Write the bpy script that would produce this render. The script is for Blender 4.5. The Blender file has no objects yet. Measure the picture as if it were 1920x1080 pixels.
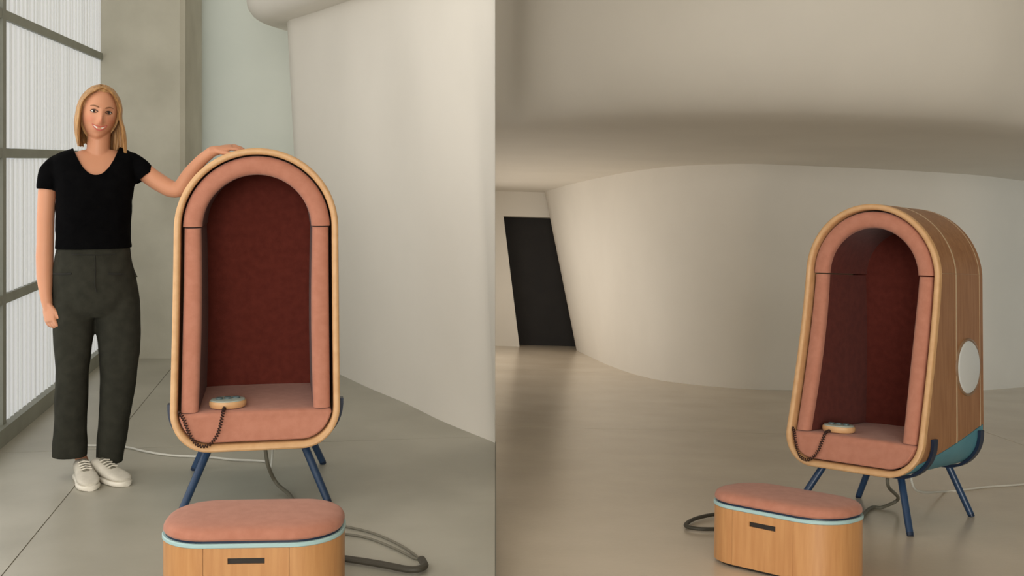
import bpy, bmesh, math, random
from mathutils import Vector, Matrix, noise
random.seed(7)
S = bpy.context.scene
COL = S.collection
F = 2200.0; CX = 960.0; CY = 300.0; CAMH = 1.39

# ------------------------------------------------------------------ camera
cd = bpy.data.cameras.new('camera'); cam = bpy.data.objects.new('camera', cd); COL.objects.link(cam)
cd.sensor_fit = 'HORIZONTAL'; cd.sensor_width = 36.0; cd.lens = 36.0 * F / 1920.0
cd.shift_y = -(540 - CY) / 1920.0
cd.clip_start = 0.05; cd.clip_end = 200
cam.location = (0, 0, CAMH); cam.rotation_euler = (math.radians(90), 0, 0)
S.camera = cam
# ------------------------------------------------------------------ world, lights, exposure
S.view_settings.view_transform = 'Standard'; S.view_settings.look = 'None'
S.view_settings.gamma = 1.0; S.view_settings.use_curve_mapping = False
S.view_settings.exposure = 0.0
wd = bpy.data.worlds.new('overcast'); S.world = wd; wd.use_nodes = True
bg = wd.node_tree.nodes['Background']
bg.inputs['Color'].default_value = (0.88, 0.94, 1.0, 1); bg.inputs['Strength'].default_value = 0.6
def area(name, loc, target, sx, sy, power, col, spread=180):
    l = bpy.data.lights.new(name, 'AREA'); l.shape = 'RECTANGLE'; l.size = sx; l.size_y = sy
    l.energy = power; l.color = col; l.spread = math.radians(spread)
    o = bpy.data.objects.new(name, l); COL.objects.link(o); o.location = loc
    d = Vector(target) - Vector(loc); o.rotation_euler = d.to_track_quat('-Z', 'Y').to_euler()
    return o
# daylight through the windows along the left wall (beside and behind the camera), through the rear windows,
# and through the side windows of the lower hall
area('daylight_side_windows', (-2.08, 3.4, 1.8), (3.0, 4.14, 1.6), 4.2, 3.2, 42, (1.0, 0.97, 0.92))
area('daylight_near_windows', (-1.55, -1.6, 2.2), (3.0, -0.94, 2.0), 5.0, 3.6, 8, (1.0, 0.97, 0.92))
area('daylight_rear_windows', (0.2, -8.4, 2.5), (1.0, 6.0, 0.8), 4.5, 3.6, 730, (1.0, 0.96, 0.90))
area('sage_wall_fill', (-4.3, 9.6, 2.3), (0.0, 9.6, 2.0), 1.2, 3.8, 30, (0.98, 0.98, 0.95))  # added fill lamp without a known source, brightens the sage wall behind the pier
area('daylight_hall_windows', (-0.98, 12.0, 0.0), (4.0, 11.7, -1.6), 6.6, 1.2, 44, (1.0, 0.92, 0.82))
area('daylight_hall_end_window', (7.4, 10.0, 0.2), (0.0, 10.8, 0.0), 3.0, 1.8, 16, (0.80, 0.93, 1.0))

# ------------------------------------------------------------------ helpers
def lin(r, g, b):
    def c(v):
        v /= 255.0
        return v / 12.92 if v <= 0.04045 else ((v + 0.055) / 1.055) ** 2.4
    return (c(r), c(g), c(b), 1)
def mat(name, rgb, rough=0.6, rgb2=None, nscale=8.0, stretch=(1, 1, 1), bump=0.0, bscale=60.0, metallic=0.0, spec=0.5, sheen=0.0, emit=None, estr=0.0, detail=4.0, contrast=(0.35, 0.65)):
    m = bpy.data.materials.new(name); m.use_nodes = True
    nt = m.node_tree; b = nt.nodes['Principled BSDF']
    b.inputs['Base Color'].default_value = lin(*rgb); b.inputs['Roughness'].default_value = rough
    b.inputs['Metallic'].default_value = metallic; b.inputs['Specular IOR Level'].default_value = spec
    if sheen: b.inputs['Sheen Weight'].default_value = sheen
    if emit: b.inputs['Emission Color'].default_value = lin(*emit); b.inputs['Emission Strength'].default_value = estr
    if rgb2 or bump:
        tc = nt.nodes.new('ShaderNodeTexCoord'); mp = nt.nodes.new('ShaderNodeMapping')
        mp.inputs['Scale'].default_value = stretch; nt.links.new(tc.outputs['Object'], mp.inputs['Vector'])
    if rgb2:
        n = nt.nodes.new('ShaderNodeTexNoise'); n.inputs['Scale'].default_value = nscale; n.inputs['Detail'].default_value = detail
        nt.links.new(mp.outputs[0], n.inputs['Vector'])
        r = nt.nodes.new('ShaderNodeValToRGB'); r.color_ramp.elements[0].position = contrast[0]; r.color_ramp.elements[1].position = contrast[1]
        r.color_ramp.elements[0].color = lin(*rgb); r.color_ramp.elements[1].color = lin(*rgb2)
        nt.links.new(n.outputs['Fac'], r.inputs['Fac']); nt.links.new(r.outputs['Color'], b.inputs['Base Color'])
    if bump:
        n2 = nt.nodes.new('ShaderNodeTexNoise'); n2.inputs['Scale'].default_value = bscale; n2.inputs['Detail'].default_value = 3
        nt.links.new(mp.outputs[0], n2.inputs['Vector'])
        bp = nt.nodes.new('ShaderNodeBump'); bp.inputs['Strength'].default_value = bump; bp.inputs['Distance'].default_value = 0.01
        nt.links.new(n2.outputs['Fac'], bp.inputs['Height']); nt.links.new(bp.outputs[0], b.inputs['Normal'])
    return m
M = {}
M['floor_l'] = mat('polished_concrete', (158, 154, 140), 0.38, (176, 172, 158), 1.6, bump=0.04, bscale=40, detail=8)
M['floor_r'] = mat('warm_polished_concrete', (204, 190, 170), 0.24, (216, 202, 182), 1.3, bump=0.04, bscale=40, detail=8)
M['joint'] = mat('joint_filler', (136, 132, 120), 0.8)
M['white'] = mat('white_plaster', (232, 226, 215), 0.75, (237, 231, 220), 1.2, bump=0.03, bscale=20)
M['sage'] = mat('pale_sage_plaster', (196, 199, 188), 0.8, (203, 205, 194), 1.0, bump=0.03, bscale=20)
M['concrete'] = mat('cast_concrete', (178, 174, 158), 0.85, (198, 194, 178), 2.6, bump=0.15, bscale=25, detail=10, contrast=(0.3, 0.7))
M['steel'] = mat('grey_green_steel', (132, 134, 122), 0.5, (142, 144, 132), 6)
M['pane'] = mat('translucent_polycarbonate', (200, 200, 196), 0.4, emit=(226, 228, 230), estr=0.5)
M['rib'] = mat('polycarbonate_rib', (190, 190, 184), 0.4, emit=(206, 208, 206), estr=0.44)
M['dark'] = mat('dark_door', (26, 22, 20), 0.7, (32, 28, 25), 4)
M['wood'] = mat('oak_veneer', (150, 104, 68), 0.5, (166, 120, 82), 9, stretch=(6, 6, 0.5), detail=6)
M['wood_light'] = mat('honey_veneer', (194, 138, 86), 0.45, (206, 152, 98), 9, stretch=(6, 6, 0.5), detail=6)
M['ply'] = mat('pale_plywood_edge', (206, 160, 112), 0.45, (216, 172, 124), 12, stretch=(2, 2, 2), detail=5)
M['inner_ply'] = mat('shell_plywood', (214, 184, 146), 0.6, (222, 194, 158), 10)
M['pink'] = mat('salmon_fabric', (182, 122, 100), 0.95, (190, 130, 108), 30, bump=0.12, bscale=400, sheen=0.15, spec=0.2)
M['pink_shaded'] = mat('salmon_fabric_shaded', (92, 38, 29), 0.95, (102, 44, 34), 30, bump=0.12, bscale=400, sheen=0.1, spec=0.2)  # salmon cloth darkened: shade of the hood's cavity put into the colour
M['teal'] = mat('teal_painted_shell', (84, 140, 156), 0.5, (94, 150, 164), 5)
M['navy'] = mat('navy_painted_metal', (20, 36, 60), 0.38, (26, 43, 68), 12)
M['legblue'] = mat('blue_painted_metal', (33, 58, 90), 0.35, (40, 67, 100), 12)
M['disc'] = mat('pale_disc', (214, 216, 214), 0.45)
M['ring'] = mat('brushed_ring', (140, 112, 86), 0.4)
M['sky_trim'] = mat('pale_blue_trim', (172, 204, 204), 0.45)
M['slot'] = mat('slot_black', (40, 34, 28), 0.6)
M['cord'] = mat('brown_cord', (52, 26, 18), 0.6)
M['cable'] = mat('grey_cable', (110, 106, 92), 0.55)
M['cable_dark'] = mat('dark_flat_cable', (66, 62, 52), 0.6)
M['cable_white'] = mat('white_cable', (214, 212, 202), 0.5)
M['button'] = mat('grey_button_face', (84, 102, 104), 0.4)
M['strip'] = mat('pale_seam_strip', (196, 172, 140), 0.5)
M['cream'] = mat('grey_green_face', (168, 178, 168), 0.45)

def new_obj(name, me, m=None, parent=None):
    o = bpy.data.objects.new(name, me); COL.objects.link(o)
    if m is not None: me.materials.append(m)
    if parent is not None: o.parent = parent
    return o
def mesh(name, vs, fs, smooth=True, sharp=35):
    me = bpy.data.meshes.new(name); me.from_pydata([tuple(v) for v in vs], [], fs); me.validate()
    bm = bmesh.new(); bm.from_mesh(me); bmesh.ops.recalc_face_normals(bm, faces=bm.faces); bm.to_mesh(me); bm.free()
    if smooth:
        me.polygons.foreach_set('use_smooth', [True] * len(me.polygons))
        me.set_sharp_from_angle(angle=math.radians(sharp))
    me.update(); return me
class MB:
    def __init__(s): s.v = []; s.f = []
    def add(s, vs, fs):
        k = len(s.v); s.v += [tuple(v) for v in vs]; s.f += [tuple(i + k for i in f) for f in fs]; return s
    def loft(s, rings, cap=True, closed=True):
        n = len(rings[0]); vs = [p for r in rings for p in r]; fs = []
        for a in range(len(rings) - 1):
            for b in range(n if closed else n - 1):
                c = (b + 1) % n
                fs.append((a * n + b, a * n + c, (a + 1) * n + c, (a + 1) * n + b))
        if cap: fs.append(tuple(range(n))); fs.append(tuple((len(rings) - 1) * n + b for b in range(n)))
        return s.add(vs, fs)
    def box(s, x0, x1, y0, y1, z0, z1):
        return s.loft([[(x0, y0, z), (x1, y0, z), (x1, y1, z), (x0, y1, z)] for z in (z0, z1)])
    def tube(s, pts, r, n=12, up=(0, 0, 1), flat=1.0, cap=True, dome=False):
        pts = [Vector(p) for p in pts]; rs = r if isinstance(r, (list, tuple)) else [r] * len(pts)
        if dome:   # round both ends
            t0 = (pts[0] - pts[1]).normalized(); t1 = (pts[-1] - pts[-2]).normalized()
            pre = [(pts[0] + t0 * rs[0] * a, rs[0] * b) for a, b in ((0.95, 0.25), (0.7, 0.7))]
            post = [(pts[-1] + t1 * rs[-1] * a, rs[-1] * b) for a, b in ((0.7, 0.7), (0.95, 0.25))]
            pts = [p for p, _ in pre] + pts + [p for p, _ in post]
            rs = [q for _, q in pre] + list(rs) + [q for _, q in post]
        rings = []; prev = None
        for i, p in enumerate(pts):
            t = (pts[min(i + 1, len(pts) - 1)] - pts[max(i - 1, 0)]).normalized()
            if prev is None:
                u = Vector(up)
                if abs(u.dot(t)) > 0.95: u = Vector((1, 0, 0)) if abs(t.x) < 0.9 else Vector((0, 1, 0))
            else: u = prev
            u = (u - t * u.dot(t)).normalized(); prev = u; w = t.cross(u)
            rings.append([p + w * (rs[i] * math.cos(a)) + u * (rs[i] * flat * math.sin(a)) for a in [2 * math.pi * k / n for k in range(n)]])
        return s.loft(rings, cap)
    def build(s, name, m, parent=None, smooth=True, sharp=35): return new_obj(name, mesh(name, s.v, s.f, smooth, sharp), m, parent)
def spline(pts, k=8):
    pts = [Vector(p) for p in pts]; out = []
    for i in range(len(pts) - 1):
        p0 = pts[max(i - 1, 0)]; p1 = pts[i]; p2 = pts[i + 1]; p3 = pts[min(i + 2, len(pts) - 1)]
        for j in range(k):
            t = j / k
            out.append(0.5 * ((2 * p1) + (p2 - p0) * t + (2 * p0 - 5 * p1 + 4 * p2 - p3) * t * t + (3 * p1 - p0 - 3 * p2 + p3) * t ** 3))
    out.append(pts[-1]); return out
def tag(o, label=None, cat=None, group=None, kind=None):
    for k, v in (('label', label), ('category', cat), ('group', group), ('kind', kind)):
        if v: o[k] = v
    return o
def empty(name, mtx, label, cat, group=None):
    o = bpy.data.objects.new(name, None); COL.objects.link(o); o.empty_display_size = 0.1
    o.matrix_world = mtx; return tag(o, label, cat, group)
def T(x, y, z=0): return Matrix.Translation((x, y, z))
def RZ(a): return Matrix.Rotation(a, 4, 'Z')
def lerp(a, b, t): return a + (b - a) * t
def clip(poly, a, b, c):            # keep a*x + b*y <= c
    out = []
    for i in range(len(poly)):
        p, q = poly[i], poly[(i + 1) % len(poly)]; dp = a * p[0] + b * p[1] - c; dq = a * q[0] + b * q[1] - c
        if dp <= 0: out.append(p)
        if dp * dq < 0: t = dp / (dp - dq); out.append((lerp(p[0], q[0], t), lerp(p[1], q[1], t)))
    return out
def shrink(poly, d):                # pull a convex polygon in by about d
    cx = sum(p[0] for p in poly) / len(poly); cy = sum(p[1] for p in poly) / len(poly); o = poly
    for i in range(len(poly)):
        p, q = poly[i], poly[(i + 1) % len(poly)]; ex, ey = q[0] - p[0], q[1] - p[1]; l = math.hypot(ex, ey)
        if l < 1e-6: continue
        nx, ny = ey / l, -ex / l; c = nx * p[0] + ny * p[1]
        if nx * cx + ny * cy > c: nx, ny, c = -nx, -ny, -c
        o = clip(o, nx, ny, c - d)
    return o
def prism(poly, z0, z1):
    return MB().loft([[(x, y, z) for x, y in poly] for z in (z0, z1)])
def gl(px, py, z=0.0):              # photo pixel -> point of the level floor (height z)
    D = F * (CAMH - z) / (py - CY); return ((px - CX) / F * D, D, z)
# lower hall: its floor slopes gently down away from the entrance
N = Vector((690 / 2200, 1, 11.0)).normalized(); HR = 1.10
EY = (Vector((0, 1, 0)) - N * N.y).normalized(); EX = EY.cross(N)
MR = Matrix(((EX.x, EY.x, N.x, 0), (EX.y, EY.y, N.y, 0), (EX.z, EY.z, N.z, 0), (0, 0, 0, 1)))
MR = T(0, 0, CAMH) @ MR @ T(0, 0, -HR)
def rl(px, py, z=0.0):              # photo pixel -> point of the sloping floor, in the hall's own axes
    d = Vector(((px - CX) / F, 1, -(py - CY) / F)); l = Vector((d.dot(EX), d.dot(EY), d.dot(N)))
    t = -(HR - z) / l.z; return (l.x * t, l.y * t, z)
def rd(px, py, y):                  # photo pixel -> point at the hall's depth y
    d = Vector(((px - CX) / F, 1, -(py - CY) / F)); l = Vector((d.dot(EX), d.dot(EY), d.dot(N)))
    t = y / l.y; return (l.x * t, y, HR + l.z * t)
def struct(o): return tag(o, kind='structure')

# ------------------------------------------------------------------ level floor with its slabs
WA = Vector((-0.1437, 0.9896)); WB = Vector((0.9896, 0.1437))      # along / across the window wall
def uv(u, v): return (WA.x * u + WB.x * v, WA.y * u + WB.y * v)
PART = 30 / 2200
base = struct(prism([(-5, -9), (9, -9), (9, 0.30), (-0.043, 3.14), (-0.079, 5.80), (-1.10, 7.70), (-1.10, 12.5), (-5, 12.5)], -2.6, -0.003).build('floor', M['joint'], smooth=False))
ue = [-9, -4, 0.9, 5.86, 9.8, 13.5]; ve = [-4.5, -1.125, 1.9, 4.9, 9.5]
for i in range(len(ue) - 1):
    for j in range(len(ve) - 1):
        cell = shrink([uv(ue[i], ve[j]), uv(ue[i], ve[j + 1]), uv(ue[i + 1], ve[j + 1]), uv(ue[i + 1], ve[j])], 0.0025)
        cell = clip(clip(clip(cell, -1, 0, 4.9), 1, 0, 9), 0, 1, 12.4)
        for half in (0, 1, 2):
            if half == 0: p = clip(clip(cell, 1, PART, -0.004), 1, 0.5606, 3.30)
            elif half == 1: p = clip(clip(cell, -1, -PART, 0.004), 0.3136, 1, 3.13)
            else: p = clip(clip(clip(cell, -1, -0.5606, -3.30), 1, 0, -1.12), 0, -1, -7.9)
            if len(p) > 2: prism(p, -0.003, 0).build('slab', M['floor_l'], base, smooth=False)
# sloping floor of the hall on the other side of the partition
def wz(x, y): return (MR @ Vector((x, y, 0))).z
a0 = wz(0, 0); ax = wz(1, 0) - a0; ay = wz(0, 1) - a0
ph = MR.inverted()
def rclip(p):                       # only where the slope lies below the level floor, right of the partition
    p = clip(p, ax, ay, -a0 - 0.001)
    q0 = ph @ Vector((-1.02, 3, 0)); q1 = ph @ Vector((-1.02, 18, 0))
    ex, ey = q1.x - q0.x, q1.y - q0.y; nx, ny = -ey, ex
    return clip(p, nx, ny, nx * q0.x + ny * q0.y)
rb = struct(prism(rclip([(-2.5, 1), (10, 1), (10, 19), (-2.5, 19)]), -0.20, -0.012).build('floor', M['joint'], smooth=False)); rb.matrix_world = MR
jy = rl(1200, 806)[1]
ye = [1, 4.0, jy, jy + 4.4, 19]; xe = [-2.5, 3.5, 7.0, 10]
for i in range(len(ye) - 1):
    for j in range(len(xe) - 1):
        p = rclip(shrink([(xe[j], ye[i]), (xe[j + 1], ye[i]), (xe[j + 1], ye[i + 1]), (xe[j], ye[i + 1])], 0.003))
        if len(p) > 2: prism(p, -0.012, 0).build('slab', M['floor_r'], rb, smooth=False)
# ceiling
struct(MB().box(-5, 10, -9, 20, 4.6, 4.75).build('ceiling', M['white'], smooth=False))
struct(MB().box(9.0, 9.2, -9.1, 20, -3, 4.6).build('wall_side', M['steel'], smooth=False))
struct(MB().box(-5, 9.0, -9.2, -9.0, -0.2, 4.6).build('wall_front', M['white'], smooth=False))
# ------------------------------------------------------------------ window wall of the level hall
W0 = Vector((-2.518, 5.77))
def wp(y): return Vector((W0.x - 0.1452 * (y - W0.y), y))
def wbar(y0, y1, z0, z1, t0, t1):
    a = wp(y0); b = wp(y1)
    return [[(a.x + WB.x * t0, a.y + WB.y * t0, z), (a.x + WB.x * t1, a.y + WB.y * t1, z), (b.x + WB.x * t1, b.y + WB.y * t1, z), (b.x + WB.x * t0, b.y + WB.y * t0, z)] for z in (z0, z1)]
def zat(px, py):                    # height on the window plane at a pixel
    rx = (px - CX) / F; y = (W0.x + 0.1452 * W0.y) / (rx + 0.1452); return CAMH - (py - CY) / F * y, y
win = struct(MB().loft(wbar(2.6, 8.19, 0.0, 0.085, -0.02, 0.04)).build('window_1', M['steel'], smooth=False)); win.name = 'window_1'
zb_ = [0.085, zat(0, 563)[0], zat(0, 287)[0], zat(0, 25)[0], 3.25, 4.6]
bars = []
for z in zb_[1:-1]: MB().loft(wbar(2.6, 8.19, z - 0.024, z + 0.024, -0.03, 0.012)).build('mullion', M['steel'], win, smooth=False)
ymul = [2.62, zat(3, 500)[1], 8.2]
for y in ymul[:2]: MB().loft(wbar(y - 0.03, y + 0.03, 0.085, 4.6, -0.03, 0.014)).build('mullion', M['steel'], win, smooth=False)
for i in range(len(zb_) - 1):
    for j in range(len(ymul) - 1):
        z0 = zb_[i] + (0.026 if i else 0); z1 = zb_[i + 1] - 0.026
        p = MB().loft(wbar(ymul[j], ymul[j + 1], z0, z1, -0.014, -0.004)).build('pane', M['pane'], win, smooth=False)
        r = MB(); y = ymul[j] + 0.05
        while y < ymul[j + 1] - 0.05:
            w = random.uniform(0.006, 0.02); r.loft(wbar(y, y + w, z0, z1, -0.004, 0.004)); y += random.uniform(0.06, 0.1)
        tag(r.build('rib', M['rib'], p, smooth=False), kind='stuff')
# concrete pier next to the window
pa = Vector((wp(8.2).x, 8.2)); pier = MB()
pb = Vector(((345 - CX) / F * 8.22, 8.22)); pier.loft([[(pa.x - 0.3, pa.y + 0.02, z), (pa.x, pa.y, z), (pb.x - 0.03, pb.y, z), (pb.x, pb.y + 0.03, z), (pb.x - 0.06, pb.y + 0.7, z), (pa.x - 0.3, pa.y + 0.7, z)] for z in (0, 4.6)])
struct(pier.build('wall_pier', M['concrete'], smooth=False))
# pale wall behind
bw = MB().loft([[(-4.5, 10.6, z), (-1.12, 10.36, z), (-1.12, 10.66, z), (-4.5, 10.9, z)] for z in (0, 4.6)])
struct(bw.build('wall_back', M['sage'], smooth=False))
# thin cable conduit where pier and back wall meet
cx0 = (352 - CX) / F * 10.45
struct(MB().loft([[(cx0 - 0.03, 10.40, z), (cx0 + 0.03, 10.40, z), (cx0 + 0.03, 10.49, z), (cx0 - 0.03, 10.49, z)] for z in (0, 4.6)]).build('trim_1', M['sage'], smooth=False))

def wallcurve(base, top, thick_dir, nz=14, lim=None):
    """leaning plaster hull: rows of points between a base path and a top path, given a thickness"""
    n = len(base); rows = []
    for k in range(nz + 1):
        t = k / nz; rows.append([Vector(base[i]).lerp(Vector(top[i]), t) for i in range(n)])
    vs = [p for r in rows for p in r]; fs = []
    for a in range(nz):
        for b in range(n - 1): fs.append((a * n + b, a * n + b + 1, (a + 1) * n + b + 1, (a + 1) * n + b))
    m = len(vs); vs += [lim(p + Vector(thick_dir)) if lim else p + Vector(thick_dir) for p in vs]
    fs += [tuple(i + m for i in reversed(f)) for f in fs]
    per = [b for b in range(n)] + [a * n + n - 1 for a in range(1, nz + 1)] + [nz * n + b for b in range(n - 2, -1, -1)] + [a * n for a in range(nz - 1, 0, -1)]
    for i in range(len(per)):
        a, b = per[i], per[(i + 1) % len(per)]; fs.append((a, b, b + m, a + m))
    return MB().add(vs, fs)
# ------------------------------------------------------------------ white leaning hull wall of the level hall, with its overhang
bpx = [(640.7, 703.7), (692.6, 727.8), (759, 755.6), (818.5, 785), (870.4, 807), (929.7, 830.8), (990, 858), (1040, 880)]
b2 = [Vector(gl(*p)) for p in bpx]
ctl = [Vector((-1.16, 9.9, 0)), Vector((-1.38, 9.0, 0)), Vector((-1.47, 8.45, 0)), Vector((-1.43, 8.17, 0)), Vector((-1.30, 7.93, 0))] + b2
path = spline(ctl, 6)
ZS = 2.36
top = [p + Vector((-0.125, -0.0, ZS)) for p in path]
top = [Vector((min(p.x, -PART * p.y - 0.004), p.y, p.z)) for p in top]
path = [Vector((min(p.x, -PART * p.y - 0.004), p.y, p.z)) for p in path]
struct(wallcurve(path, top, (0.10, 0.12, 0), lim=lambda q: Vector((min(q.x, -PART * q.y - 0.004), q.y, q.z))).build('wall_right', M['white'], sharp=60))
def overhang(top, prof, name, m, mtx=None, rclipf=None):
    """rounded lip that follows the head of a hull wall; prof = (outset, height above the head)"""
    rings = []
    for i, p in enumerate(top):
        t = (top[min(i + 1, len(top) - 1)] - top[max(i - 1, 0)]); t.z = 0; t.normalize(); nrm = Vector((t.y, -t.x, 0))
        if nrm.y > 0 and abs(nrm.x) < 0.3: nrm = -nrm
        rings.append([p + nrm * o + Vector((0, 0, h)) for o, h in prof])
    if rclipf: rings = [[rclipf(q) for q in r] for r in rings]
    o = MB().loft(rings).build(name, m, sharp=50)
    if mtx: o.matrix_world = mtx
    return struct(o)
def arcp(cx, cz, r, a0, a1, n): return [(cx + r * math.cos(math.radians(lerp(a0, a1, i / n))), cz + r * math.sin(math.radians(lerp(a0, a1, i / n)))) for i in range(n + 1)]
prof = [(-0.08, 0.0)] + [(0.05, 0.0)] + arcp(0.13, 0.15, 0.15, -90, 0, 8) + [(0.29, 0.8), (0.29, 2.2), (-0.08, 2.2)]
lip = [p.copy() for p in top]
overhang(lip, prof, 'trim_2', M['white'], rclipf=lambda q: Vector((min(q.x, -PART * q.y - 0.003), q.y, q.z)))

# ------------------------------------------------------------------ the lower hall: hull wall, doorway, overhang
hp = [(1081, 657), (1110, 671), (1144, 686), (1197, 704), (1264, 717), (1387, 729), (1480, 731.5), (1600, 733), (1720, 733.5), (1836, 732), (1920, 726)]
hb = [Vector(rl(*p)) for p in hp]
hb += [hb[-1] + Vector((0.7, 0.5, 0)), hb[-1] + Vector((1.8, 1.6, 0)), hb[-1] + Vector((3.0, 3.4, 0))]
hpath = spline(hb, 6)
ZR = 2.15
ht = []
for i, p in enumerate(hpath):
    k = max(0.0, 1 - i / 20.0)
    ht.append(p + Vector((-0.46 * k - 0.02, 0.15 * k - 0.10 * (1 - k), ZR)))
struct_o = wallcurve(hpath, ht, (0.15, 0.2, 0)).build('wall_hull', M['white'], sharp=60); struct_o.matrix_world = MR; struct(struct_o)
# side wall of the lower hall with its window band, on the back of the level hall
struct(MB().box(-1.10, -1.03, 7.95, 17.8, -3.2, 4.6).build('wall_hall_side', M['white'], smooth=False))
w2 = struct(MB().box(-1.03, -1.015, 8.6, 15.4, -0.66, 0.66).build('window_2', M['steel'], smooth=False))
for k in range(4): MB().box(-1.015, -1.008, 8.66 + 1.68 * k, 8.66 + 1.68 * k + 1.62, -0.6, 0.6).build('pane', M['pane'], w2, smooth=False)
# back wall with the slanted opening
yb = rl(975, 650)[1] + 0.02
def bk(px, py): p = rd(px, py, yb); return (p[0], p[2])
dl0, dl1 = bk(974, 650), bk(944, 405); dr0, dr1 = bk(1100, 650), bk(1075, 403)
wl = [(-1.0, 0), (dl0[0], 0), (dl1[0], dl1[1]), (dr1[0] + .3, dl1[1]), (dr1[0] + .3, 3.2), (-1.0, 3.2)]
def xzprism(poly, y0, y1): return MB().loft([[(x, y, z) for x, z in poly] for y in (y0, y1)])
o = MB(); xl = -PART * yb + 0.02
pl = ph @ Vector((-PART * yb, yb, -1)); xl = -1.3
o.v, o.f = xzprism([(xl, 0), (dl0[0], 0), (dl1[0], dl1[1]), (xl, dl1[1])], yb, yb + 0.35).v, xzprism([(0, 0)] * 4, 0, 1).f
o.add(*(lambda q: (q.v, q.f))(xzprism([(xl, dl1[1]), (dr1[0] + 1.2, dl1[1]), (dr1[0] + 1.2, 3.2), (xl, 3.2)], yb, yb + 0.35)))
o = o.build('wall_rear', M['white'], smooth=False); o.matrix_world = MR; struct(o)
d = xzprism([(dl0[0] - .03, 0), (dr0[0] + .8, 0), (dr1[0] + .8, dl1[1] + .05), (dl1[0] - .03, dl1[1] + .05)], yb + 0.36, yb + 0.42).build('door_1', M['dark'], smooth=False); d.matrix_world = MR; struct(d)
# soffit: flat underside running back over the wall, rounded nose towards the visitor, fascia above
lipx = [(925, 236), (1000, 228), (1150, 220), (1400, 216), (1600, 220), (1800, 230), (1960, 246)]
lp = [Vector(rl(px, py, ZR + 0.04)) for px, py in lipx]
lp = [Vector((lp[0].x - 1.6, lp[0].y + .1, lp[0].z)), Vector((lp[0].x - 0.8, lp[0].y + .05, lp[0].z))] + lp + [lp[-1] + Vector((1.2, 0.3, 0)), lp[-1] + Vector((3, 1.2, 0))]
lp = spline(lp, 5)
rings = []
for i, p in enumerate(lp):
    x = p.x; y = p.y
    r = [(x, 18.5, ZR), (x, y + 2.0, ZR), (x, y + 0.25, ZR + .012)]
    r += [(x, y - q, ZR + 0.03 + w) for q, w in [(0.55 * math.sin(math.radians(a)) - .1, 0.75 * (1 - math.cos(math.radians(a)))) for a in range(10, 91, 8)]]
    r += [(x, y - 0.47, ZR + 1.6), (x, y - 0.47, ZR + 3.6), (x, 18.5, ZR + 3.6)]
    rings.append([Vector(q) for q in r])
def rright(q):
    w = MR @ q; lim = -1.02
    if w.x < lim: w.x = lim
    return ph @ w
rings = [[rright(q) for q in r] for r in rings]
so = MB().loft(rings).build('trim_3', M['white'], sharp=50); so.matrix_world = MR; struct(so)
# ------------------------------------------------------------------ the hooded chair
CW, CH, ZB, RB, DP = 0.67, 1.44, 0.232, 0.155, 0.455
ZSEAM, ZSEAT = 1.125, 0.377
def yf(z):                          # front edge: plumb at the hood, kicking forward towards the seat
    t = min(max((1.13 - z) / (1.13 - ZB), 0), 1); return -0.215 * t ** 1.3
class Half:
    """right half of the hood's outline inset by o, from the bottom centre to the top centre, by arc length"""
    def __init__(s, o):
        w = CW / 2 - o; r = max(RB - o, 0.02); zb = ZB + o; zc = CH - CW / 2; p = []
        for i in range(7): p.append((i / 6 * (w - r), zb))
        for i in range(1, 13): a = math.radians(-90 + 90 * i / 12); p.append((w - r + r * math.cos(a), zb + r + r * math.sin(a)))
        for i in range(1, 17): p.append((w, lerp(zb + r, zc, i / 16)))
        for i in range(1, 25): a = math.radians(90 * i / 24); p.append((w * math.cos(a), zc + w * math.sin(a)))
        s.p = p; s.l = [0]
        for a, b in zip(p, p[1:]): s.l.append(s.l[-1] + math.hypot(b[0] - a[0], b[1] - a[1]))
    def at(s, d):
        d = min(max(d, 0), s.l[-1])
        for i in range(1, len(s.l)):
            if d <= s.l[i]:
                t = (d - s.l[i - 1]) / max(s.l[i] - s.l[i - 1], 1e-9); a, b = s.p[i - 1], s.p[i]; return (lerp(a[0], b[0], t), lerp(a[1], b[1], t))
    def s_of(s, z):                  # arc length at height z, above the flat bottom
        for i in range(7, len(s.p)):
            if s.p[i][1] >= z:
                a, b = s.p[i - 1], s.p[i]; t = (z - a[1]) / max(b[1] - a[1], 1e-9); return lerp(s.l[i - 1], s.l[i], t)
        return s.l[-1]
    def full(s): return [(-x, z) for x, z in s.p[:0:-1]][::-1][::-1]
def loop(o):                        # whole outline, closed
    h = Half(o).p; return h + [(-x, z) for x, z in h[-2:0:-1]]
def swept(path2, prof):
    """rings along the outline; path2 = list of Half-lookups giving (x, z) for an inset, prof = (inset, y0-relative-to-front or absolute back)"""
    pass
def panel(so, si, s0, s1, y0, y1, side, nu=20, nv=8):
    """thin sheet between outlines so (outer) and si (inner); s0(v), s1(v) arc lengths on the outer half, y0(z), y1(z)"""
    H0, H1 = Half(so), Half(si); k = H1.l[-1] / H0.l[-1]; P = []
    for H, kk in ((H0, 1), (H1, k)):
        for i in range(nu + 1):
            for j in range(nv + 1):
                v = j / nv; sl = lerp(s0(v), s1(v), i / nu)
                x, z = H0.at(sl)
                xx, zz = (x, z)
                if H is H1:
                    # move along the outline's normal
                    xa, za = H0.at(sl - .002); xb, zb2 = H0.at(sl + .002); tx, tz = xb - xa, zb2 - za; l = math.hypot(tx, tz)
                    xx, zz = x - tz / l * (si - so), z + tx / l * (si - so)
                P.append((side * xx, lerp(y0(z), y1(z), v), zz))
    return solid(P, nu, nv)
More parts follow.
